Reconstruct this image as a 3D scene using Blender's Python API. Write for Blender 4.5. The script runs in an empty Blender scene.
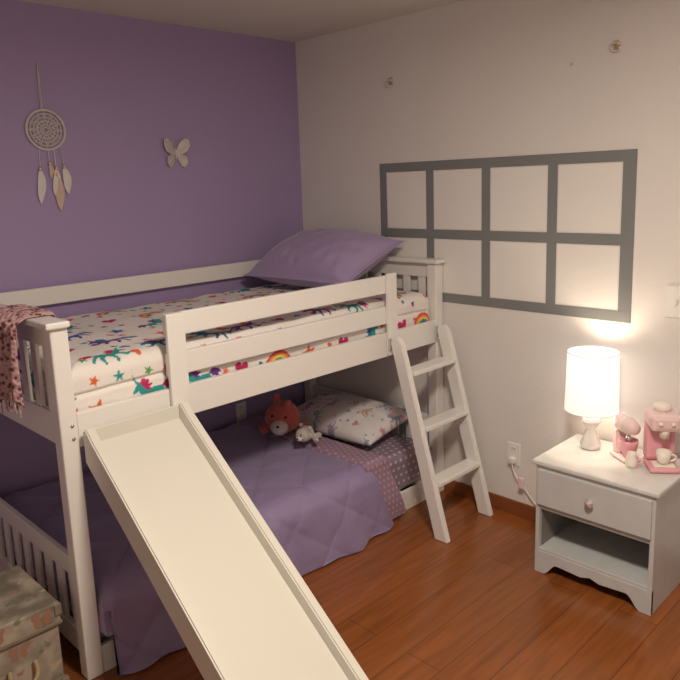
import bpy, bmesh, math, random
import numpy as np
from mathutils import Vector, Matrix, Euler
scene=bpy.context.scene
try:
    scene.view_settings.view_transform='Standard'
except Exception: pass
random.seed(4)
COL=bpy.context.collection
def lin(r,g,b):
    f=lambda c:(c/255/12.92) if c/255<=.04045 else ((c/255+.055)/1.055)**2.4
    return (f(r),f(g),f(b))
# ---------------- materials ----------------
def mat(name,c,rough=.5,bump=0,bscale=40,var=0,vscale=3,metal=0,spec=.5,emit=0,ecol=None,sheen=0,coat=0,attr=None,trans=0):
    m=bpy.data.materials.new(name);m.use_nodes=True
    nt=m.node_tree;N=nt.nodes;L=nt.links;b=N['Principled BSDF']
    b.inputs['Base Color'].default_value=(*c,1)
    b.inputs['Roughness'].default_value=rough
    b.inputs['Metallic'].default_value=metal
    b.inputs['Specular IOR Level'].default_value=spec
    b.inputs['Sheen Weight'].default_value=sheen
    b.inputs['Coat Weight'].default_value=coat
    b.inputs['Transmission Weight'].default_value=trans
    tc=N.new('ShaderNodeTexCoord')
    if emit:
        b.inputs['Emission Color'].default_value=(*(ecol or c),1);b.inputs['Emission Strength'].default_value=emit
    if attr:
        a=N.new('ShaderNodeAttribute');a.attribute_name=attr;L.new(a.outputs['Color'],b.inputs['Base Color'])
    elif var:
        n=N.new('ShaderNodeTexNoise');n.inputs['Scale'].default_value=vscale;n.inputs['Detail'].default_value=5
        L.new(tc.outputs['Object'],n.inputs['Vector'])
        mx=N.new('ShaderNodeMix');mx.data_type='RGBA'
        mx.inputs[6].default_value=(*[x*(1-var) for x in c],1);mx.inputs[7].default_value=(*[min(1,x*(1+var)) for x in c],1)
        L.new(n.outputs['Fac'],mx.inputs[0]);L.new(mx.outputs[2],b.inputs['Base Color'])
    if bump:
        n2=N.new('ShaderNodeTexNoise');n2.inputs['Scale'].default_value=bscale;n2.inputs['Detail'].default_value=3
        L.new(tc.outputs['Object'],n2.inputs['Vector'])
        bp=N.new('ShaderNodeBump');bp.inputs['Strength'].default_value=bump;bp.inputs['Distance'].default_value=.01
        L.new(n2.outputs['Fac'],bp.inputs['Height']);L.new(bp.outputs['Normal'],b.inputs['Normal'])
    return m
M_purple=mat('paint_purple',(.37,.285,.51),.65,.08,60,.04,2)
M_white=mat('paint_white',(.74,.715,.70),.6,.10,50,.02,2)
M_ceil=mat('paint_ceiling',(.62,.60,.56),.8,.1,60)
M_pane=mat('paint_pane',(.80,.785,.765),.5,.15,30,.03,6)
M_tape=mat('paint_grey_tape',(.20,.21,.215),.6,.05,60,.05,8)
M_bed=mat('bed_white_paint',(.80,.785,.765),.32,.03,30)
M_slide=mat('slide_white_paint',(.68,.66,.60),.28,.02,20)
M_ns=mat('nightstand_paint',(.54,.55,.56),.38,.08,40,.10,12)
M_nstop=mat('nightstand_top',(.66,.66,.65),.3,.02,30,.18,14)
M_dark=mat('gap_dark',(.03,.025,.02),.8)
M_plastic=mat('plastic_white',(.80,.79,.77),.35)
M_pink=mat('plastic_pink',(.80,.38,.44),.3,coat=.3)
M_pink2=mat('plastic_pale_pink',(.82,.62,.62),.35)
M_cream=mat('toy_cream',(.85,.78,.70),.4)
M_metal=mat('metal_silver',(.7,.7,.7),.25,metal=1)
M_gold=mat('metal_gold',(.75,.55,.35),.3,metal=.8)
M_quilt=mat('quilt_purple_satin',(.285,.225,.41),.40,.45,22,.05,5,sheen=.25)
M_pillowp=mat('pillow_purple_satin',(.36,.275,.48),.5,.2,25,.04,5,sheen=.25)
M_print=mat('fabric_print',(.8,.8,.8),.8,.2,150,attr='Col')
M_matt=mat('mattress_fabric',(.75,.73,.7),.8,.2,80)
M_redplush=mat('plush_coral',(.58,.12,.10),.95,.8,120,.2,60,sheen=.4)
M_creamplush=mat('plush_cream',(.74,.66,.60),.95,.8,120,.1,60,sheen=.4)
M_greyplush=mat('plush_grey_beige',(.52,.46,.42),.95,.8,120,.1,60,sheen=.4)
M_pinkplush=mat('plush_pink',(.75,.45,.45),.95,.8,120,.1,60,sheen=.5)
M_black=mat('bead_black',(.02,.02,.02),.2)
M_thread=mat('thread_offwhite',(.60,.55,.56),.8)
M_feather=mat('feather_white',(.72,.68,.68),.8,.4,80,.1,30)
M_feather2=mat('feather_tan',(.62,.47,.40),.8,.4,80,.1,30)
M_wing=mat('butterfly_wing',(.62,.56,.53),.5,.4,60,.35,50)
M_wood=mat('baseboard_cherry',(.24,.072,.025),.35,.1,30,.2,8)
def scarf_mat():
    m=bpy.data.materials.new('scarf_pink_lace');m.use_nodes=True;nt=m.node_tree;N=nt.nodes;L=nt.links;b=N['Principled BSDF']
    tc=N.new('ShaderNodeTexCoord');v=N.new('ShaderNodeTexVoronoi');v.inputs['Scale'].default_value=55;L.new(tc.outputs['Object'],v.inputs['Vector'])
    r=N.new('ShaderNodeValToRGB');e=r.color_ramp.elements;e[0].position=.25;e[0].color=(.15,.05,.06,1);e[1].position=.5;e[1].color=(.55,.34,.35,1)
    L.new(v.outputs['Distance'],r.inputs['Fac']);L.new(r.outputs['Color'],b.inputs['Base Color']);b.inputs['Roughness'].default_value=.9
    bp=N.new('ShaderNodeBump');bp.inputs['Strength'].default_value=.8;bp.inputs['Distance'].default_value=.01
    L.new(v.outputs['Distance'],bp.inputs['Height']);L.new(bp.outputs['Normal'],b.inputs['Normal'])
    return m
M_scarf=scarf_mat()
def floor_mat():
    m=bpy.data.materials.new('floor_laminate');m.use_nodes=True;nt=m.node_tree;N=nt.nodes;L=nt.links;b=N['Principled BSDF']
    tc=N.new('ShaderNodeTexCoord')
    br=N.new('ShaderNodeTexBrick');br.inputs['Scale'].default_value=1
    br.inputs['Brick Width'].default_value=1.2;br.inputs['Row Height'].default_value=.15
    br.inputs['Mortar Size'].default_value=.0016;br.inputs['Mortar Smooth'].default_value=.3
    br.inputs['Color1'].default_value=(.285,.092,.024,1);br.inputs['Color2'].default_value=(.235,.074,.019,1);br.inputs['Mortar'].default_value=(.11,.03,.009,1)
    br.offset=.37
    L.new(tc.outputs['Object'],br.inputs['Vector'])
    mp=N.new('ShaderNodeMapping');mp.inputs['Scale'].default_value=(1.2,14,1);L.new(tc.outputs['Object'],mp.inputs['Vector'])
    n=N.new('ShaderNodeTexNoise');n.inputs['Scale'].default_value=2.5;n.inputs['Detail'].default_value=7;n.inputs['Distortion'].default_value=.6
    L.new(mp.outputs['Vector'],n.inputs['Vector'])
    rmp=N.new('ShaderNodeMapRange');rmp.inputs['From Min'].default_value=.3;rmp.inputs['From Max'].default_value=.75;rmp.inputs['To Min'].default_value=.76;rmp.inputs['To Max'].default_value=1.18
    L.new(n.outputs['Fac'],rmp.inputs['Value'])
    mx=N.new('ShaderNodeMix');mx.data_type='RGBA';mx.blend_type='MULTIPLY';mx.inputs[0].default_value=1
    L.new(br.outputs['Color'],mx.inputs[6]);L.new(rmp.outputs['Result'],mx.inputs[7]);L.new(mx.outputs[2],b.inputs['Base Color'])
    b.inputs['Roughness'].default_value=.22
    n2=N.new('ShaderNodeTexNoise');n2.inputs['Scale'].default_value=7
    L.new(tc.outputs['Object'],n2.inputs['Vector'])
    bp=N.new('ShaderNodeBump');bp.inputs['Strength'].default_value=.08;bp.inputs['Distance'].default_value=.02
    L.new(n2.outputs['Fac'],bp.inputs['Height']);L.new(bp.outputs['Normal'],b.inputs['Normal'])
    return m
M_floor=floor_mat()
def chest_mat():
    m=bpy.data.materials.new('chest_floral_print');m.use_nodes=True;nt=m.node_tree;N=nt.nodes;L=nt.links;b=N['Principled BSDF']
    tc=N.new('ShaderNodeTexCoord');v=N.new('ShaderNodeTexVoronoi');v.inputs['Scale'].default_value=24
    n=N.new('ShaderNodeTexNoise');n.inputs['Scale'].default_value=11;n.inputs['Detail'].default_value=8;L.new(tc.outputs['Object'],n.inputs['Vector'])
    ad=N.new('ShaderNodeMix');ad.data_type='RGBA';ad.inputs[0].default_value=.12;L.new(tc.outputs['Object'],ad.inputs[6]);L.new(n.outputs['Color'],ad.inputs[7]);L.new(ad.outputs[2],v.inputs['Vector'])
    r=N.new('ShaderNodeValToRGB');e=r.color_ramp.elements
    e[0].position=.38;e[0].color=(.17,.145,.105,1);e[1].position=.62;e[1].color=(.40,.34,.27,1)
    x=r.color_ramp.elements.new(.5);x.color=(.29,.25,.20,1)
    L.new(n.outputs['Fac'],r.inputs['Fac'])
    r2=N.new('ShaderNodeValToRGB');e=r2.color_ramp.elements;e[0].position=.22;e[0].color=(1,1,1,1);e[1].position=.32;e[1].color=(0,0,0,1)
    L.new(v.outputs['Distance'],r2.inputs['Fac'])
    r3=N.new('ShaderNodeValToRGB');r3.color_ramp.interpolation='CONSTANT';e=r3.color_ramp.elements;e[0].color=(.34,.15,.13,1);e[1].position=.4;e[1].color=(.17,.18,.12,1)
    y=r3.color_ramp.elements.new(.7);y.color=(.44,.35,.25,1)
    L.new(v.outputs['Color'],r3.inputs['Fac'])
    mx=N.new('ShaderNodeMix');mx.data_type='RGBA';L.new(r2.outputs['Color'],mx.inputs[0]);L.new(r.outputs['Color'],mx.inputs[6]);L.new(r3.outputs['Color'],mx.inputs[7])
    L.new(mx.outputs[2],b.inputs['Base Color']);b.inputs['Roughness'].default_value=.6
    return m
M_chest=chest_mat()
M_chestrim=mat('chest_rim',(.22,.18,.13),.6,.2,50,.2,10)
M_rope=mat('rope_handle',(.42,.32,.2),.9,.6,200)
# ---------------- geometry helpers ----------------
def empty(name,loc=(0,0,0)):
    o=bpy.data.objects.new(name,None);COL.objects.link(o);o.location=(0,0,0);return o
def link(name,me,m=None,parent=None,smooth=False):
    o=bpy.data.objects.new(name,me);COL.objects.link(o)
    if m: me.materials.append(m)
    if parent: o.parent=parent
    if smooth:
        me.polygons.foreach_set('use_smooth',[True]*len(me.polygons))
    return o
def box(name,lo,hi,m,parent=None,bev=.003):
    lo,hi=[min(a,b) for a,b in zip(lo,hi)],[max(a,b) for a,b in zip(lo,hi)]
    bm=bmesh.new();bmesh.ops.create_cube(bm,size=1)
    for v in bm.verts:
        v.co=Vector([lo[i]+(v.co[i]+.5)*(hi[i]-lo[i]) for i in range(3)])
    if bev: bmesh.ops.bevel(bm,geom=bm.edges[:],offset=min(bev,.45*min(hi[i]-lo[i] for i in range(3))),segments=2,affect='EDGES',profile=.5)
    me=bpy.data.meshes.new(name);bm.to_mesh(me);bm.free()
    return link(name,me,m,parent)
def prism(name,pts,axis,a0,a1,m,parent=None,bev=.003):
    bm=bmesh.new();o=[i for i in range(3) if i!=axis]
    def mk(p,a):
        c=[0,0,0];c[o[0]]=p[0];c[o[1]]=p[1];c[axis]=a;return bm.verts.new(c)
    A=[mk(p,a0) for p in pts];B=[mk(p,a1) for p in pts];n=len(pts)
    bm.faces.new(A);bm.faces.new(B[::-1])
    for i in range(n): bm.faces.new([A[i],B[i],B[(i+1)%n],A[(i+1)%n]][::-1])
    bmesh.ops.recalc_face_normals(bm,faces=bm.faces[:])
    if bev: bmesh.ops.bevel(bm,geom=[e for e in bm.edges if len(e.link_faces)==2 and e.calc_face_angle(0)>.5],offset=bev,segments=2,affect='EDGES')
    me=bpy.data.meshes.new(name);bm.to_mesh(me);bm.free()
    return link(name,me,m,parent)
def lathe(name,prof,m,parent=None,loc=(0,0,0),seg=32,smooth=True,rot=None):
    bm=bmesh.new();rings=[]
    for r,z in prof:
        rings.append([bm.verts.new((r*math.cos(2*math.pi*i/seg),r*math.sin(2*math.pi*i/seg),z)) for i in range(seg)])
    for a,b in zip(rings[:-1],rings[1:]):
        for i in range(seg): bm.faces.new([a[i],a[(i+1)%seg],b[(i+1)%seg],b[i]])
    bm.faces.new(rings[0][::-1]);bm.faces.new(rings[-1])
    me=bpy.data.meshes.new(name);bm.to_mesh(me);bm.free()
    o=link(name,me,m,parent,smooth);o.location=loc
    if rot:o.rotation_euler=rot
    return o
def ball(name,loc,sc,m,parent=None,rot=(0,0,0),sub=3):
    bm=bmesh.new();bmesh.ops.create_icosphere(bm,subdivisions=sub,radius=1)
    mt=Matrix.Translation(loc)@Euler(rot).to_matrix().to_4x4()@Matrix.Diagonal((*sc,1))
    bm.transform(mt);me=bpy.data.meshes.new(name);bm.to_mesh(me);bm.free()
    return link(name,me,m,parent,True)
def blob(name,parts,m,parent=None,vox=.006):
    bm=bmesh.new()
    for loc,sc,rot in parts:
        ret=bmesh.ops.create_icosphere(bm,subdivisions=3,radius=1)
        mt=Matrix.Translation(loc)@Euler(rot).to_matrix().to_4x4()@Matrix.Diagonal((*sc,1))
        bmesh.ops.transform(bm,matrix=mt,verts=ret['verts'])
    me=bpy.data.meshes.new(name);bm.to_mesh(me);bm.free()
    o=link(name,me,m,parent,True)
    r=o.modifiers.new('r','REMESH');r.mode='VOXEL';r.voxel_size=vox;r.use_smooth_shade=True
    s=o.modifiers.new('s','SMOOTH');s.iterations=4;s.factor=.5
    return o
def tube(name,pts,r,m,parent=None,cyc=False,smooth=True):
    c=bpy.data.curves.new(name,'CURVE');c.dimensions='3D';s=c.splines.new('NURBS' if smooth else 'POLY');s.points.add(len(pts)-1)
    for p,q in zip(s.points,pts): p.co=(*q,1)
    s.use_cyclic_u=cyc
    if smooth: s.order_u=3;s.use_endpoint_u=not cyc
    c.bevel_depth=r;c.bevel_resolution=2
    o=bpy.data.objects.new(name,c);COL.objects.link(o);c.materials.append(m)
    if parent:o.parent=parent
    return o
def gridmesh(name,P,m,parent=None,col=None,flip=False):
    nu,nv=P.shape[:2]
    idx=np.arange(nu*nv).reshape(nu,nv)
    f=np.stack([idx[:-1,:-1],idx[1:,:-1],idx[1:,1:],idx[:-1,1:]],-1).reshape(-1,4)
    if flip:f=f[:,::-1]
    me=bpy.data.meshes.new(name);me.from_pydata(P.reshape(-1,3).tolist(),[],f.tolist())
    if col is not None:
        a=me.color_attributes.new('Col','FLOAT_COLOR','POINT')
        c=np.ones((nu*nv,4));c[:,:3]=col.reshape(-1,3);a.data.foreach_set('color',c.ravel())
    return link(name,me,m,parent,True)
def wav(a,b,seed,n=7,fmin=2,fmax=9):
    rs=np.random.RandomState(seed);o=0
    for i in range(n):
        th=rs.rand()*math.pi*2;f=fmin+(fmax-fmin)*rs.rand();ph=rs.rand()*6.28
        o=o+np.sin(2*math.pi*f*(a*math.cos(th)+b*math.sin(th))/2+ph)/n
    return o
# ------------- fabric print painter -------------
PAL=[lin(25,110,150),lin(185,40,100),lin(105,50,140),lin(215,100,60),lin(40,150,150),lin(215,90,130),lin(90,160,80),lin(50,90,170)]
UNI=[(-.5,.05),(-.45,.2),(-.2,.24),(.08,.2),(.2,.38),(.3,.52),(.48,.85),(.41,.5),(.56,.34),(.57,.25),(.45,.25),(.38,.28),(.32,.1),(.48,-.05),(.62,.02),(.64,-.07),(.46,-.17),(.25,-.02),(.12,-.04),(.22,-.25),(.16,-.38),(.1,-.35),(.1,-.22),(-.05,-.04),(-.15,-.02),(-.25,-.2),(-.18,-.4),(-.27,-.42),(-.38,-.2),(-.36,0),(-.48,-.15),(-.6,-.38),(-.68,-.33),(-.56,-.05)]
TAIL=[(-.45,.18),(-.62,.32),(-.85,.22),(-1.0,0),(-.82,.05),(-.86,-.15),(-.7,.0),(-.6,.02)]
MANE=[(.3,.54),(.12,.6),(-.08,.5),(.0,.42),(-.15,.35),(-.02,.28),(-.1,.2),(.1,.2)]
HEART=[(0,-.5),(.45,0),(.5,.28),(.3,.45),(.1,.4),(0,.22),(-.1,.4),(-.3,.45),(-.5,.28),(-.45,0)]
STAR=[(math.sin(math.pi*i/5)*(.55 if i%2==0 else .24),math.cos(math.pi*i/5)*(.55 if i%2==0 else .24)) for i in range(10)]
def inpoly(X,Y,poly):
    ins=np.zeros(X.shape,bool);n=len(poly)
    for i in range(n):
        x1,y1=poly[i];x2,y2=poly[(i+1)%n]
        if y1==y2: continue
        c=((y1>Y)!=(y2>Y))&(X<(x2-x1)*(Y-y1)/(y2-y1)+x1);ins^=c
    return ins
def paint(a,b,seed=1,base=(.80,.76,.73),sp=.155,scale=1.0,pastel=0):
    rs=np.random.RandomState(seed)
    C=np.ones((len(a),len(b),3))*np.array(base)
    pc=lambda c:tuple(x*(1-pastel)+y*pastel for x,y in zip(c,base))
    def stamp(cx,cy,rad,fn):
        i0,i1=np.searchsorted(a,[cx-rad,cx+rad]);j0,j1=np.searchsorted(b,[cy-rad,cy+rad])
        if i1<=i0 or j1<=j0:return
        X,Y=np.meshgrid(a[i0:i1]-cx,b[j0:j1]-cy,indexing='ij');fn(X,Y,C[i0:i1,j0:j1])
    def poly(cx,cy,s,ang,pl,col,mir=1):
        def fn(X,Y,c):
            x=(X*math.cos(ang)+Y*math.sin(ang))/s*mir;y=(-X*math.sin(ang)+Y*math.cos(ang))/s
            c[inpoly(x,y,pl)]=pc(col)
        stamp(cx,cy,s*1.3,fn)
    def bow(cx,cy,s,ang):
        def fn(X,Y,c):
            x=X*math.cos(ang)+Y*math.sin(ang);y=-X*math.sin(ang)+Y*math.cos(ang)
            r=np.hypot(x,y)/s
            for k,cc in enumerate([lin(215,60,90),lin(230,140,60),lin(235,205,90),lin(60,160,150),lin(110,70,160)]):
                c[(r<1-.13*k)&(r>.87-.13*k)&(y>0)]=pc(cc)
        stamp(cx,cy,s*1.1,fn)
    na=int((a[-1]-a[0])/sp)+2;nb=int((b[-1]-b[0])/sp)+2
    for i in range(na):
        for j in range(nb):
            cx=a[0]+(i+.5*(j%2))*sp+rs.uniform(-.02,.02);cy=b[0]+j*sp+rs.uniform(-.02,.02)
            t=(i*2+j*3+rs.randint(0,2))%5;col2=PAL[rs.randint(len(PAL))];col=PAL[rs.randint(len(PAL))]
            ang=rs.uniform(-.35,.35)
            if t in(0,2):
                mir=rs.choice([-1,1]);s=.085*scale
                col=PAL[[0,4,2,7,0][rs.randint(5)]]
                poly(cx,cy,s,ang,TAIL,col2,mir);poly(cx,cy,s,ang,UNI,col,mir);poly(cx,cy,s,ang,MANE,col2,mir)
            elif t==1: bow(cx,cy-.02,.06*scale,ang*1.5)
            elif t==3: poly(cx,cy,.055*scale,ang,STAR,col)
            else: poly(cx,cy,.05*scale,ang,HEART,PAL[rs.choice([1,5])])
            for q in range(3):
                px=cx+sp*(.45+.1*q)+rs.uniform(-.02,.02);py=cy+sp*(.42-.42*q)+rs.uniform(-.02,.02)
                poly(px,py,rs.uniform(.02,.034)*scale,rs.uniform(0,6),[STAR,HEART][rs.randint(2)],PAL[rs.randint(len(PAL))])
    return C
def dots(a,b,base,dot,sp=.035,r=.007):
    A,B=np.meshgrid(a,b,indexing='ij');row=np.floor(B/sp);x=(A+.5*sp*(row%2))%sp-sp/2;y=B%sp-sp/2
    C=np.ones(A.shape+(3,))*np.array(base);C[np.hypot(x,y)<r]=dot;return C
def drape(name,x0,x1,y0,y1,z,r,dl,dr,db,df,step,m,colf=None,disp=None,post=None,parent=None):
    arc=math.pi*r/2
    a=np.arange(-(arc+dl),(x1-x0-2*r)+arc+dr+1e-6,step);b=np.arange(-(arc+df),(y1-y0-2*r)+arc+db+1e-6,step)
    def f(t,L):
        p=t.copy();d=np.zeros_like(t)
        n=t<0;th=np.minimum(-t[n]/r,math.pi/2);p[n]=-r*np.sin(th);d[n]=r*(1-np.cos(th))+np.maximum(0,-t[n]-arc)
        n=t>L;q=t[n]-L;th=np.minimum(q/r,math.pi/2);p[n]=L+r*np.sin(th);d[n]=r*(1-np.cos(th))+np.maximum(0,q-arc)
        return p,d
    px,dx=f(a,x1-x0-2*r);py,dy=f(b,y1-y0-2*r)
    X=np.repeat((x0+r+px)[:,None],len(b),1);Y=np.repeat((y0+r+py)[None],len(a),0);Z=z-np.maximum(dx[:,None],dy[None])
    P=np.stack([X,Y,Z],-1);A,B=np.meshgrid(a,b,indexing='ij')
    if disp is not None:
        n=np.cross(np.gradient(P,axis=0),np.gradient(P,axis=1));n/=np.linalg.norm(n,axis=-1,keepdims=True)+1e-9
        P=P+n*disp(A,B,P)[...,None]
    if post is not None: P=post(P,A,B)
    return gridmesh(name,P,m,parent,colf(a,b) if colf else None)
def pillow(name,c,rot,L,W,T,m,seed=1,n=90,col=None,flange=0,wr=.006):
    u=np.linspace(-1,1,n);U,V=np.meshgrid(u,u,indexing='ij')
    e=1+flange
    h=np.clip((1-np.abs(np.clip(U*e,-1,1))**2.4),0,1)*np.clip((1-np.abs(np.clip(V*e,-1,1))**2.4),0,1)
    h=h**.5
    X=L/2*U*(1-.05*(1-V**2));Y=W/2*V*(1-.05*(1-U**2))
    nz=wav(U*L*1.5,V*W*1.5,seed,10,3,11)*wr
    top=np.stack([X,Y,T*.55*h+.003+nz*np.minimum(1,h*3)],-1);bot=np.stack([X,Y,-T*.45*h-.003],-1)
    nn=n*n;idx=np.arange(nn).reshape(n,n)
    f=np.stack([idx[:-1,:-1],idx[1:,:-1],idx[1:,1:],idx[:-1,1:]],-1).reshape(-1,4)
    fb=f[:,::-1]+nn
    ring=list(idx[:,0])+list(idx[-1,1:])+list(idx[-2::-1,-1])+list(idx[0,-2:0:-1])
    side=[[ring[i],ring[(i+1)%len(ring)],ring[(i+1)%len(ring)]+nn,ring[i]+nn] [::-1] for i in range(len(ring))]
    me=bpy.data.meshes.new(name);me.from_pydata(np.concatenate([top.reshape(-1,3),bot.reshape(-1,3)]).tolist(),[],f.tolist()+fb.tolist()+[[int(q) for q in s] for s in side])
    if col:
        cc=paint(u*L/2,u*W/2,**col);a=me.color_attributes.new('Col','FLOAT_COLOR','POINT')
        c4=np.ones((2*nn,4));c4[:,:3]=np.concatenate([cc.reshape(-1,3)]*2);a.data.foreach_set('color',c4.ravel())
    o=link(name,me,m,None,True);o.location=c;o.rotation_euler=rot;return o
# ---------------- room ----------------
H=2.519;XL=-3.7;YF=-4.4
box('floor',(XL-.1,YF-.1,-.1),(.1,.1,0),M_floor,bev=0)
box('ceiling',(XL-.1,YF-.1,H),(.1,.1,H+.1),M_ceil,bev=0)
box('wall_back',(XL-.1,0,0),(.1,.1,H),M_purple,bev=0)
box('wall_right',(0,YF-.1,0),(.1,0,H),M_white,bev=0)
box('wall_left',(XL-.1,YF,0),(XL,0,H),M_white,bev=0)
box('wall_front',(XL,YF-.1,0),(0,YF,H),M_white,bev=0)
box('baseboard_right',(-.012,YF,0),(0,0,.075),M_wood,bev=.003)
box('baseboard_back',(XL,-.012,0),(-.013,0,.075),M_wood,bev=.003)
g=empty('painted_window_frame')
y1,y2,z1,z2=-.650,-2.066,1.783,1.055;T=.048
def tp(n,ya,yb,za,zb,m=M_tape,t=.002): box(n,(-t,ya,za),(-.0002,yb,zb),m,g,0)
tp('bar_top',y1,y2,z1,z1-T,t=.0024);tp('bar_bottom',y1,y2,z2,z2+T,t=.0024)
tp('bar_left',y1,y1-T,z2,z1,t=.0020);tp('bar_right',y2,y2+T*1.2,z2,z1,t=.0020)
ys=[-.995,-1.337,-1.690]
for i,y in enumerate(ys): tp('bar_v%d'%i,y-T/2,y+T/2,z2,z1,t=.0020)
tp('bar_mid',y1,y2,1.385,1.385+T,t=.0024)
ed=[y1-T]+[y for y in ys]+[y2+T]
for i in range(4):
    for j,(za,zb) in enumerate([(z2+T,1.385),(1.385+T,z1-T)]):
        tp('pane_%d%d'%(i,j),ed[i]-(T/2 if i else 0)-.006,ed[i+1]+(T/2 if i<3 else T*.2)+.006,za+.005,zb-.005,M_pane,.0012)
def outlet(name,wall,p,z):
    e=empty(name)
    def b(n,du,dz,wu,wz,d0,d1,m,bv=.002):
        if wall=='x': box(n,(-d1,p+du-wu/2,z+dz-wz/2),(-d0,p+du+wu/2,z+dz+wz/2),m,e,bv)
        else: box(n,(p+du-wu/2,-d1,z+dz-wz/2),(p+du+wu/2,-d0,z+dz+wz/2),m,e,bv)
    b('plate',0,0,.072,.116,.0005,.006,M_plastic)
    for s in(-1,1):
        b('socket%d'%s,0,s*.027,.034,.03,.006,.008,M_plastic)
        for q in(-1,1): b('slot%d%d'%(s,q),q*.007,s*.027+.003,.003,.01,.008,.0085,M_dark,0)
    return e
outlet('wall_outlet','x',-1.507,.32)
outlet('wall_outlet','y',-.563,.37)
sw=empty('light_switch')
box('plate',(-.007,-2.30,1.10),(-.0005,-2.21,1.23),M_plastic,sw);box('toggle',(-.02,-2.258,1.15),(-.007,-2.246,1.175),M_plastic,sw)
for nm,y,z in(('wall_hook',-.745,2.203),('wall_hook',-1.964,2.198)):
    e=empty(nm)
    box('base',(-.004,y-.012,z-.02),(-.0005,y+.012,z+.022),M_gold,e,.002)
    tube('hook',[(-.004,y,z+.012),(-.02,y+.014,z+.014),(-.03,y+.02,z-.006),(-.018,y+.006,z-.024),(-.004,y-.012,z-.018)],.005,M_thread,e)
    ball('knob',(-.022,y-.018,z+.006),(.009,.011,.008),M_thread,e)
ball('wall_pin',(-.006,-1.769,2.154),(.005,.006,.006),M_gold)
# ---------------- bunk bed ----------------
bed=empty('bunk_bed')
F=-1.079
HP=1.262
for nm,x in(('l',-2.07),('r',-.068)):
    for nn,y in(('f',F),('b',-.075)):
        box('post_%s%s'%(nm,nn),(x,y,0),(x+.06,y+.06,HP),M_bed,bed,.006)
    box('cap_'+nm,(x-.018,F-.02,HP),(x+.062,-.008,HP+.022),M_bed,bed,.006)
    xc=x+.03
    box('endtop_'+nm,(xc-.011,F+.06,HP-.075),(xc+.011,-.075,HP),M_bed,bed)
    box('endmid_'+nm,(xc-.012,F+.06,.85),(xc+.012,-.075,.96),M_bed,bed)
    box('endlowtop_'+nm,(xc-.011,F+.06,.36),(xc+.011,-.075,.43),M_bed,bed)
    box('endlowbot_'+nm,(xc-.011,F+.06,.06),(xc+.011,-.075,.15),M_bed,bed)
    ns=9
    for i in range(ns):
        y=F+.06+(i+.5)*(.944)/ns
        box('slatu_%s%d'%(nm,i),(xc-.007,y-.022,.96),(xc+.007,y+.022,HP-.07),M_bed,bed,.002)
        box('slatl_%s%d'%(nm,i),(xc-.007,y-.022,.14),(xc+.007,y+.022,.37),M_bed,bed,.002)
box('siderail_f',(-2.01,F+.002,.849),(-.068,F+.026,.967),M_bed,bed)
box('siderail_b',(-2.01,-.045,.849),(-.068,-.02,.967),M_bed,bed)
box('lowrail_f',(-2.01,F+.004,.0),(-.068,F+.026,.105),M_bed,bed)
box('lowrail_b',(-2.01,-.045,.0),(-.068,-.02,.105),M_bed,bed)
box('guardback_top',(-2.01,-.05,1.18),(-.068,-.028,1.262),M_bed,bed)
box('guardback_mid',(-2.01,-.05,1.02),(-.068,-.028,1.10),M_bed,bed)
box('guardupright_l',(-1.661,F-.02,.86),(-1.585,F,1.247),M_bed,bed,.004)
box('guardupright_r',(-.462,F-.02,.86),(-.398,F,1.257),M_bed,bed,.004)
box('guardboard_top',(-1.655,F+.0005,1.160),(-.40,F+.022,1.246),M_bed,bed,.004)
box('guardboard_low',(-1.655,F+.0005,1.012),(-.40,F+.022,1.098),M_bed,bed,.004)
for i in range(10):
    x=-1.93+i*.2
    box('slat_u%d'%i,(x-.035,F+.03,.868),(x+.035,-.05,.884),M_bed,bed,.002)
    box('slat_w%d'%i,(x-.035,F+.03,.06),(x+.035,-.05,.076),M_bed,bed,.002)
for x,z in((-2.03,.93),(-2.03,.885),(-.045,.93)):
    lathe('bolt',[(.006,0),(.006,.003),(.003,.004)],M_metal,bed,(x,F-.0005,z),12,True,(math.pi/2,0,0))
# ladder
lad=empty('bed_ladder')
def yl(z): return -1.405+(z/.95)*.262
def stile(n,xa,xb):
    top=.955;pts=[(yl(0)-.037,0),(yl(0)+.037,0),(yl(top-.03)+.034,top-.03),(yl(top)+.02,top),(yl(top)-.02,top),(yl(top-.03)-.036,top-.03)]
    prism(n,pts,0,xa,xb,M_bed,lad,.004)
stile('stile_l',-.475,-.443);stile('stile_r',-.112,-.080)
for i,z in enumerate((.265,.525,.785)):
    box('rung_%d'%i,(-.443,yl(z)-.05,z-.011),(-.112,yl(z)+.035,z+.011),M_bed,lad,.004)
for x in(-.459,-.096):
    box('hook_plate',(x-.012,F-.035,.885),(x+.012,F-.0205,.945),M_metal,lad,.002)
# slide
sl=empty('bed_slide');K=.771
xa,xb=-2.008,-1.612
def wall(n,x0,x1):
    y0=F-.022;zt=.93;zb=.80
    e=y0-(zt-.05)/K; e2=y0-(zb)/K
    pts=[(y0,zb),(e2,0),(e-.12,0),(e-.14,.02),(e-.12,.045),(e-.01,.05),(e+.03,.05+.03*K),(y0-.06,zt-.06*K),(y0-.02,zt-.008),(y0,zt-.02)]
    prism(n,pts,0,x0,x1,M_slide,sl,.005)
wall('side_l',xa,xa+.034);wall('side_r',xb-.034,xb)
y0=F-.022;zt=.872
e=y0-(zt-.02)/K
prism('chute',[(y0,zt),(y0,zt-.025),(e+.0,.0),(e-.1,.0),(e-.1,.015),(e-.01,.02)],0,xa+.034,xb-.034,M_slide,sl,.002)
box('lip',(xa+.034,F-.034,.86),(xb-.034,F-.022,.912),M_slide,sl,.003)
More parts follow.
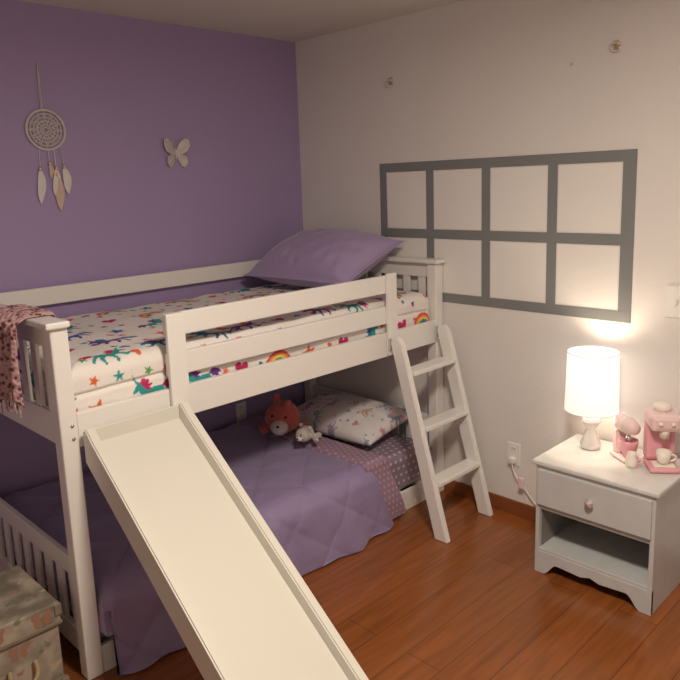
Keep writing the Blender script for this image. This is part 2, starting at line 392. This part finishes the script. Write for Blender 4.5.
# ---------------- bedding ----------------
mu=box('mattress',(-1.99,-1.02,.886),(-.095,-.07,1.05),M_matt,None,.03)
ml=box('mattress',(-1.99,-1.02,.078),(-.095,-.07,.265),M_matt,None,.03)
def dispU(A,B,P):
    fr=(P[...,1]<-1.03)
    return .010*wav(A,B,3,9,2,7)+.006*wav(A,B,8,9,8,20)-fr*.014*np.exp(-((P[...,2]-1.015-.008*np.sin(A*5))/.007)**2)
drape('comforter_unicorn_print',-2.004,-.082,-1.043,-.06,1.118,.055,.08,.08,.08,.11,.004,M_print,lambda a,b:paint(a,b,5,sp=.20,scale=1.35),dispU)
def dispS(A,B,P): return .004*wav(A,B,13,9,3,12)
drape('fitted_sheet_dotted',-.95,-.082,-1.04,-.06,.30,.045,.02,.1,.1,.13,.004,M_print,lambda a,b:dots(a,b,lin(140,122,140),lin(200,188,198),.04,.008),dispS,parent=ml)
def quilt(A,B,P):
    L=.30
    s1=np.abs(np.sin(math.pi*(A+B)/L));s2=np.abs(np.sin(math.pi*(A-B)/L))
    edge=np.clip((A.max()-A)/.06,0,1)
    return (.011*np.minimum(s1,s2)**.4*edge+.014*wav(A,B,21,9,2,6)+.006*wav(A,B,25,12,8,18))*(.3+.7*edge)+.012
def postQ(P,A,B):
    low=np.clip((.32-P[...,2])/.30,0,1)*(P[...,1]<-1.0)
    P[...,1]-=low*(.03+.012*np.sin(A*14)+.008*np.sin(A*31+1))
    t=np.clip((P[...,0]+1.9)/1.3,0,1)
    P[...,0]+=t*low*.11
    P[...,2]=np.maximum(P[...,2],.010+.004*np.sin(A*23))
    return P
q_=drape('quilted_comforter_purple',-1.985,-.62,-1.112,-.06,.335,.07,.10,.0,.05,.30,.008,M_quilt,None,quilt,postQ)
def postB(P,A,B):
    low=np.clip((.32-P[...,2])/.30,0,1)*(P[...,1]<-1.0)
    P[...,1]-=low*(.03+.008*np.sin(B*20))
    P[...,0]+=low*.11;P[...,2]=np.maximum(P[...,2],.014);return P
f_=drape('folded_blanket_floral',-.655,-.50,-1.104,-.07,.362,.03,.0,.02,.0,.30,.004,M_print,lambda a,b:dots(a,b,lin(150,128,150),lin(196,152,172),.03,.008),lambda A,B,P:.005*wav(A,B,33,9,3,10),postB)
pillow('pillow_purple',(-.325,-.50,1.285),(0,math.radians(-21),math.radians(2)),.50,.78,.25,M_pillowp,2,flange=.06,wr=.008)
pillow('pillow_unicorn_print',(-.285,-.60,.395),(0,math.radians(-9),math.radians(3)),.40,.68,.15,M_print,6,n=140,col=dict(seed=9,sp=.13,scale=.8,pastel=.35,base=(.72,.68,.70)),wr=.006)
# plush toys
pl=empty('plush_toy_coral')
bx,by,bz=-.64,-.46,.40
s=1.15
def S(x,y,z): return (bx+x*s,by+y*s,bz+z*s)
blob('body',[(S(-.01,-.03,.06),(.095,.095,.088),(0,0,0)),(S(-.02,-.085,.135),(.024,.016,.026),(0,0,0)),(S(.0,.02,.14),(.024,.016,.026),(0,0,0)),(S(.07,-.06,.0),(.045,.027,.027),(0,0,-.5)),(S(.07,.03,.0),(.045,.027,.027),(0,0,.5)),(S(-.07,.035,0),(.035,.026,.024),(0,0,.3))],M_redplush,pl)
ball('muzzle',S(-.07,-.075,.035),(.045,.05,.04),M_creamplush,pl)
ball('nose',S(-.098,-.098,.05),(.007,.009,.007),M_black,pl)
for q in(-1,1): ball('eye%d'%q,S(-.078+q*.014,-.085-q*.03,.09),(.008,.008,.008),M_black,pl)
p2=empty('plush_teddy_bear')
bx,by,bz=-.66,-.68,.397;s=1.2
blob('body',[(S(0,0,.02),(.058,.045,.04),(0,0,.5)),(S(-.045,-.035,.035),(.038,.038,.036),(0,0,0)),(S(-.03,-.065,.068),(.013,.010,.013),(0,0,0)),(S(-.03,-.008,.070),(.013,.010,.013),(0,0,0)),(S(0,-.065,.01),(.016,.03,.013),(0,0,-.4)),(S(.05,-.02,0),(.038,.017,.017),(0,0,.2)),(S(.04,.04,0),(.038,.017,.017),(0,0,.8))],M_greyplush,p2,.005)
ball('muzzle',S(-.074,-.044,.028),(.014,.017,.013),M_creamplush,p2)
ball('nose',S(-.089,-.05,.033),(.004,.006,.004),M_black,p2)
for q in(-1,1): ball('eye%d'%q,S(-.076,-.042+q*.018,.05),(.004,.004,.004),M_black,p2)
# scarf over left cap
sc=empty('scarf_pink')
zc=HP+.027
path=[(-1.983,1.17),(-1.988,1.24),(-1.997,zc),(-2.02,zc+.003),(-2.06,zc+.004),(-2.092,zc+.002),(-2.104,zc-.02),(-2.108,1.20),(-2.112,1.14),(-2.114,1.08),(-2.112,1.01)]
nv=60;vv=np.linspace(0,1,nv);pp=np.array(path)
t=np.linspace(0,len(path)-1,70);px=np.interp(t,range(len(path)),pp[:,0]);pz=np.interp(t,range(len(path)),pp[:,1])
P=np.zeros((70,nv,3))
for i in range(70):
    k=max(0,(t[i]-5)/5)
    w=.25-.06*k
    P[i,:,1]=-.70-.03*k-w*vv;P[i,:,0]=px[i]-(.014*(1+np.sin(vv*26+t[i]*.3)))*min(1,max(0,(t[i]-5)))
    P[i,:,2]=pz[i]+.004*np.sin(vv*30)+.002*np.sin(vv*61)-(.03*np.sin(vv*7)*max(0,(t[i]-7)/3))
so=gridmesh('cloth',P,M_scarf,sc);md=so.modifiers.new('s','SOLIDIFY');md.thickness=.004;md.offset=1
for j in range(0,nv,3):
    p=P[-1,j];tube('fringe',[tuple(p),(p[0]-.003,p[1]+.003*math.sin(j),p[2]-.02),(p[0],p[1]+.005*math.cos(j*2),p[2]-.045)],.0024,M_scarf,sc)
# ---------------- decorative chest ----------------
ch=empty('storage_chest')
cx0,cx1,cy0,cy1=-2.62,-2.135,-1.04,-.70
box('body',(cx0,cy0,0),(cx1,cy1,.245),M_chest,ch,.004)
box('lid',(cx0-.008,cy0-.008,.25),(cx1+.008,cy1+.008,.325),M_chest,ch,.006)
box('rim_lid',(cx0-.011,cy0-.011,.245),(cx1+.011,cy1+.011,.258),M_chestrim,ch,.002)
box('rim_base',(cx0-.004,cy0-.004,0),(cx1+.004,cy1+.004,.02),M_chestrim,ch,.002)
for x in(cx0,cx1):
    for z in(.02,.3): box('corner',(x-.012,cy0-.014,z-.02),(x+.012,cy0+.01,z+.02),M_chestrim,ch,.003)
tube('handle_rope',[(-2.31,cy0-.012,.16),(-2.32,cy0-.03,.12),(-2.27,cy0-.04,.085),(-2.22,cy0-.03,.12),(-2.23,cy0-.012,.16)],.007,M_rope,ch)
box('clasp',(-2.40,cy0-.016,.225),(-2.36,cy0-.008,.28),M_gold,ch,.003)
BW=[(.003,.0),(.012,.03),(.035,.04),(.042,.02),(.03,.002),(.034,-.018),(.018,-.03),(.004,-.012)]
M_bink=mat('chest_butterfly_ink',(.32,.17,.12),.6)
for (fx,fz) in((-2.19,.285),(-2.27,.20),(-2.34,.29)):
    for sg in(-1,1):
        prism('printed_butterfly',[(fx+sg*x*.8,fz+z*.8) for x,z in BW],1,cy0-.0092 if fz>.25 else cy0-.0012,cy0-.0082 if fz>.25 else cy0-.0002,M_bink,ch,0)
# ---------------- nightstand ----------------
ns=empty('nightstand')
xf,ya,yb,hn=-.418,-1.845,-2.372,.513
box('top',(xf,ya,hn-.022),(-.016,yb,hn),M_nstop,ns,.006)
bf=xf+.014
for n,y in(('l',ya-.014),('r',yb+.032)):
    box('side_'+n,(bf,y,0.0),(-.02,y-.018,hn-.022),M_ns,ns,.002)
M_nsshade=mat('nightstand_inner_shade',(.24,.23,.22),.5,.05,40,.1,10)  # shade inside the cubby, put into a darker colour
box('back',(-.032,ya-.03,.05),(-.022,yb+.03,hn-.022),M_nsshade,ns,0)
box('cubby_shade_l',(bf+.02,ya-.0325,.115),(-.033,ya-.0345,.291),M_nsshade,ns,0)  # thin dark sheets on the side panels, painted shade of the cubby
box('cubby_shade_r',(bf+.02,yb+.0325,.115),(-.033,yb+.0345,.291),M_nsshade,ns,0)
box('shelf_mid',(bf+.004,ya-.032,.292),(-.032,yb+.032,.308),M_ns,ns,.002)
box('shelf_low',(bf+.002,ya-.032,.098),(-.032,yb+.032,.114),M_ns,ns,.002)
box('rail_top',(bf,ya-.032,.474),(bf+.018,yb+.032,.491),M_ns,ns,.001)
box('drawer_front',(bf-.012,ya-.026,.316),(bf+.004,yb+.026,.476),M_ns,ns,.004)
box('drawer_inner',(bf+.004,ya-.04,.32),(-.06,yb+.04,.46),M_ns,ns,.001)
yc=(ya+yb)/2
lathe('knob',[(.007,0),(.007,.008),(.014,.014),(.019,.022),(.013,.03),(.004,.034)],mat('knob_crystal',(.75,.68,.70),.08,coat=1,metal=.6),ns,(bf-.012,yc,.40),10,False,(0,-math.pi/2,0))
pts=[(ya-.014,.10),(ya-.014,0),(ya-.05,0)]
for i in range(7):
    q=i/6;pts.append((ya-.055-.06*q,.0+.055*(1-math.cos(math.pi*q))/2))
pts.append((yc+.04,.048));pts.append((yc,.06));pts.append((yc-.04,.048))
for i in range(7):
    q=1-i/6;pts.append((yb+.055+.06*q,.0+.055*(1-math.cos(math.pi*q))/2))
pts+=[(yb+.05,0),(yb+.014,0),(yb+.014,.10)]
prism('skirt',pts,0,bf-.001,bf+.016,M_ns,ns,.001)
# ---------------- lamp ----------------
lp=empty('table_lamp');lx,ly=-.145,-1.972
lathe('base',[(.036,0),(.044,.006),(.044,.02),(.022,.085),(.046,.125),(.040,.138),(.014,.152),(.010,.155)],mat('lamp_glass',(.85,.83,.82),.06,spec=.8,coat=.6,trans=.45),lp,(lx,ly,hn+.0005),7,False)
lathe('stem',[(.006,.15),(.006,.2)],M_metal,lp,(lx,ly,hn),16)
bm=bmesh.new();seg=48;rings=[]
for r,z in((.112,.685),(.105,.945),(.103,.945),(.110,.685)):
    rings.append([bm.verts.new((lx+r*math.cos(2*math.pi*i/seg),ly+r*math.sin(2*math.pi*i/seg),z)) for i in range(seg)])
for k in range(4):
    a,b=rings[k],rings[(k+1)%4]
    for i in range(seg): bm.faces.new([a[i],a[(i+1)%seg],b[(i+1)%seg],b[i]])
me=bpy.data.meshes.new('shade');bm.to_mesh(me);bm.free()
ms=bpy.data.materials.new('lampshade_fabric');ms.use_nodes=True;nt=ms.node_tree
b=nt.nodes['Principled BSDF'];b.inputs['Base Color'].default_value=(.8,.76,.74,1);b.inputs['Emission Color'].default_value=(1,.87,.74,1);b.inputs['Emission Strength'].default_value=.95
link('shade',me,ms,lp,True)
for z,r in((.687,.1125),(.943,.1055)):
    tube('shade_trim',[(lx+r*math.cos(a),ly+r*math.sin(a),z) for a in np.linspace(0,2*math.pi,32,endpoint=False)],.0018,M_plastic,lp,True)
ball('bulb',(lx,ly,.78),(.028,.028,.038),mat('bulb',(1,.9,.75),.4,emit=6,ecol=(1,.8,.6)),lp)
def plight(n,loc,e,c,r,parent=None):
    l=bpy.data.lights.new(n,'POINT');l.energy=e;l.color=c;l.shadow_soft_size=r;o=bpy.data.objects.new(n,l);COL.objects.link(o);o.location=loc
    if parent:o.parent=parent
    return o
plight('lamp_bulb_light',(lx,ly,.84),4.2,(1,.82,.60),.04,lp)
tube('power_cord',[(-.012,-1.507,.293),(-.03,-1.51,.285),(-.035,-1.53,.23),(-.03,-1.57,.19),(-.022,-1.62,.12),(-.02,-1.70,.05),(-.018,-1.80,.03),(-.016,-1.85,.03)],.003,M_plastic)
pg=empty('charger_plug');box('body',(-.035,-1.524,.278),(-.009,-1.492,.308),M_plastic,pg,.005)
tg=box('cord_switch',(-.045,-1.585,.165),(-.03,-1.555,.225),M_pink2,None,.006)
# ---------------- toy mixer & coffee maker ----------------
tm=empty('toy_stand_mixer');mx,my=-.16,-2.125
def T3(o,ang,px,py,s=1):
    o.matrix_world=Matrix.Translation((px,py,hn+.001))@Matrix.Rotation(ang,4,'Z')@Matrix.Diagonal((s,s,s,1))
T3(tm,math.radians(235),mx,my,1.1)
box('base',(-.045,-.035,0),(.06,.035,.014),M_pink2,tm,.008)
prism('column',[(-.042,.01),(-.005,.01),(-.012,.06),(-.012,.11),(-.042,.11),(-.048,.06)],1,-.022,.022,M_pink2,tm,.008)
lathe('head',[(.004,-.055),(.020,-.052),(.029,-.035),(.033,0),(.030,.04),(.022,.065),(.006,.07)],M_pink2,tm,(.005,0,.135),24,True,(0,math.pi/2,0))
lathe('band',[(.0335,-.006),(.0345,0),(.0335,.006)],M_cream,tm,(.02,0,.135),24,True,(0,math.pi/2,0))
lathe('bowl',[(.014,.0),(.016,.006),(.028,.022),(.034,.05),(.035,.068),(.032,.068),(.03,.05),(.012,.01)],M_pink,tm,(.03,0,.014),24)
lathe('whisk',[(.002,0),(.012,.012),(.014,.025),(.004,.04)],M_metal,tm,(.03,0,.062),10)
ball('dial',(-.005,.03,.135),(.008,.006,.008),M_cream,tm)
tk=empty('toy_coffee_maker');T3(tk,math.radians(215),-.16,-2.275,1.15)
box('base',(-.05,-.05,0),(.07,.05,.02),M_pink,tk,.009)
box('tray',(.012,-.036,.02),(.064,.036,.026),M_cream,tk,.003)
box('body',(-.05,-.05,.02),(.0,.05,.17),M_pink,tk,.014)
box('head',(-.05,-.05,.145),(.062,.05,.205),M_pink2,tk,.016)
lathe('spout',[(.014,0),(.016,.018),(.020,.03)],M_cream,tk,(.036,0,.118),20)
lathe('cup',[(.016,0),(.021,.012),(.025,.045),(.023,.045),(.015,.006)],M_cream,tk,(.038,0,.027),24)
tube('cup_handle',[(.038,.022,.06),(.038,.042,.058),(.038,.04,.038),(.038,.02,.036)],.004,M_cream,tk)
lathe('hopper',[(.024,0),(.03,.012),(.03,.022),(.02,.028),(.004,.03)],M_cream,tk,(-.005,0,.203),24)
for q in(-1,1): lathe('button%d'%q,[(.007,0),(.007,.005),(.003,.007)],M_cream,tk,(.062,q*.02,.175),16,True,(0,math.pi/2,0))
tj=empty('toy_jug');T3(tj,0,-.235,-2.19,1.1)
lathe('body',[(.018,0),(.022,.01),(.022,.03),(.016,.045),(.017,.055),(.014,.055),(.012,.01)],M_cream,tj,(0,0,0),24)
tube('handle',[(0,-.02,.042),(0,-.036,.036),(0,-.034,.018),(0,-.02,.014)],.003,M_pink,tj)
# ---------------- dreamcatcher ----------------
dc=empty('dreamcatcher');dx,dz=-1.555,1.972;R=.088
def circ(r,n=40,y=-.008): return [(dx+r*math.cos(2*math.pi*i/n),y,dz+r*math.sin(2*math.pi*i/n)) for i in range(n)]
tube('hoop',circ(R),.006,M_thread,dc,True)
for r in(.072,.056,.04,.024,.012): tube('web_ring',circ(r+.0,30,-.007),.0032,M_thread,dc,True)
for i in range(16):
    an=2*math.pi*i/16;tube('web_spoke',[(dx+.01*math.cos(an),-.007,dz+.01*math.sin(an)),(dx+R*math.cos(an),-.007,dz+R*math.sin(an))],.0020,M_thread,dc,False,False)
tube('web_flower',[(dx+(.05+.02*math.cos(12*t))*math.cos(t),-.007,dz+(.05+.02*math.cos(12*t))*math.sin(t)) for t in np.linspace(0,2*math.pi,120,endpoint=False)],.0024,M_thread,dc,True)
tube('hang_cord',[(dx-.01,-.006,dz+R),(dx-.014,-.006,dz+R+.06),(dx-.006,-.006,dz+R+.2)],.0024,M_thread,dc)
tube('hang_cord2',[(dx-.006,-.006,dz+R),(dx-.004,-.006,dz+R+.06),(dx-.006,-.006,dz+R+.2)],.0020,M_thread,dc)
ball('hang_pin',(dx-.006,-.006,dz+R+.2),(.005,.005,.005),M_gold,dc)
def feather(px,ztop,L,w,m,ang):
    n=14;V=[];Fc=[]
    for i in range(n+1):
        t=i/n;ww=w*math.sin(math.pi*min(1,t*.93+.07))**.7*(1-.2*t)
        for s in(-1,0,1):
            V.append((s*ww+.004*math.sin(t*5),-.002-.004*(1-abs(s)),-t*L+(-.008*abs(s))))
    for i in range(n):
        for k in range(2):
            a=i*3+k;Fc.append((a,a+1,a+4,a+3))
    me=bpy.data.meshes.new('feather');me.from_pydata(V,[],Fc);o=link('feather',me,m,dc,True);o.location=(px,-.008,ztop);o.rotation_euler=(0,ang,0)
for px,zt,L,w,m,an in((-.045,-.175,.15,.021,M_feather,.05),(.0,-.15,.06,.012,M_feather2,-.1),(.028,-.20,.16,.024,M_feather2,-.05),(.066,-.165,.12,.022,M_feather,-.12),(.03,-.17,.12,.019,M_feather,.12)):
    tube('string',[(dx+px*.9,-.008,dz-math.sqrt(max(0,R*R-px*px*.81))),(dx+px,-.008,dz+zt)],.0018,M_thread,dc,False,False)
    feather(dx+px,dz+zt,L,w,m,an);ball('bead',(dx+px,-.010,dz+zt),(.007,.007,.011),M_gold,dc)
# ---------------- butterfly ----------------
bf_=empty('butterfly_wall_decor');qx,qz=-.88,1.872
UP=[(.004,.01),(.02,.045),(.045,.068),(.066,.062),(.07,.035),(.056,.008),(.03,-.006),(.004,-.002)]
LOW=[(.004,-.004),(.03,-.008),(.052,-.02),(.056,-.045),(.04,-.068),(.024,-.06),(.012,-.035)]
for s in(-1,1):
    for k,(nm,pl_) in enumerate((('upper_wing',UP),('lower_wing',LOW))):
        bm=bmesh.new();vs=[bm.verts.new((qx+s*x*1.1,-.003-.3*x,qz+z*1.1)) for x,z in pl_];bm.faces.new(vs)
        me=bpy.data.meshes.new(nm);bm.to_mesh(me);bm.free();o=link(nm,me,M_wing,bf_);md=o.modifiers.new('s','SOLIDIFY');md.thickness=.002
        tube('wing_edge',[(qx+s*x*1.1,-.005-.3*x,qz+z*1.1) for x,z in pl_],.0016,M_thread,bf_,True,False)
        for (x,z) in pl_[1:-1:1]: tube('vein',[(qx+s*.005,-.005,qz),(qx+s*x*1.05,-.006-.3*x,qz+z*1.05)],.001,M_thread,bf_,False,False)
ball('body',(qx,-.008,qz-.005),(.005,.005,.035),M_thread,bf_)
for s in(-1,1): tube('antenna',[(qx,-.01,qz+.028),(qx+s*.01,-.012,qz+.05),(qx+s*.02,-.012,qz+.062)],.001,M_thread,bf_)
# ---------------- ceiling light (out of shot) ----------------
cl=empty('ceiling_light_fixture')
LX,LY=-1.85,-2.65
lathe('pan',[(.17,0),(.17,.02),(.1,.03)],M_plastic,cl,(LX,LY,H-.03))
lathe('glass_dome',[(.01,-.07),(.07,-.062),(.12,-.04),(.15,-.01),(.15,0)],mat('dome_glass',(.9,.85,.75),.4,emit=5,ecol=(1,.86,.70)),cl,(LX,LY,H-.03))
LC=(1,.87,.715)
l=bpy.data.lights.new('ceiling_lamp','AREA');l.shape='DISK';l.size=.35;l.energy=47;l.color=LC
o=bpy.data.objects.new('ceiling_lamp',l);COL.objects.link(o);o.location=(LX,LY,H-.115);o.parent=cl
plight('ceiling_glow',(LX,LY,H-.3),8,LC,.15,cl)
# ---------------- camera ----------------
def camset():
    a,b,c=[math.radians(t) for t in(45.365,-10.527,-2.028)]
    fw=Vector((math.cos(a)*math.cos(b),math.sin(a)*math.cos(b),math.sin(b)))
    rt=Vector((math.sin(a),-math.cos(a),0));up=rt.cross(fw)
    r2=rt*math.cos(c)+up*math.sin(c);u2=-rt*math.sin(c)+up*math.cos(c)
    M=Matrix((( r2.x,u2.x,-fw.x,-2.958),(r2.y,u2.y,-fw.y,-3.297),(r2.z,u2.z,-fw.z,1.688),(0,0,0,1)))
    cd=bpy.data.cameras.new('camera');co=bpy.data.objects.new('camera',cd);COL.objects.link(co);co.matrix_world=M
    cd.sensor_width=36;cd.sensor_fit='HORIZONTAL';cd.lens=705.82/680*36;cd.shift_y=-(340-314.17)/680;cd.shift_x=-(340.35-340)/680
    scene.camera=co
camset()
w=bpy.data.worlds.new('world');scene.world=w;w.use_nodes=True;w.node_tree.nodes['Background'].inputs[0].default_value=(.02,.018,.015,1)
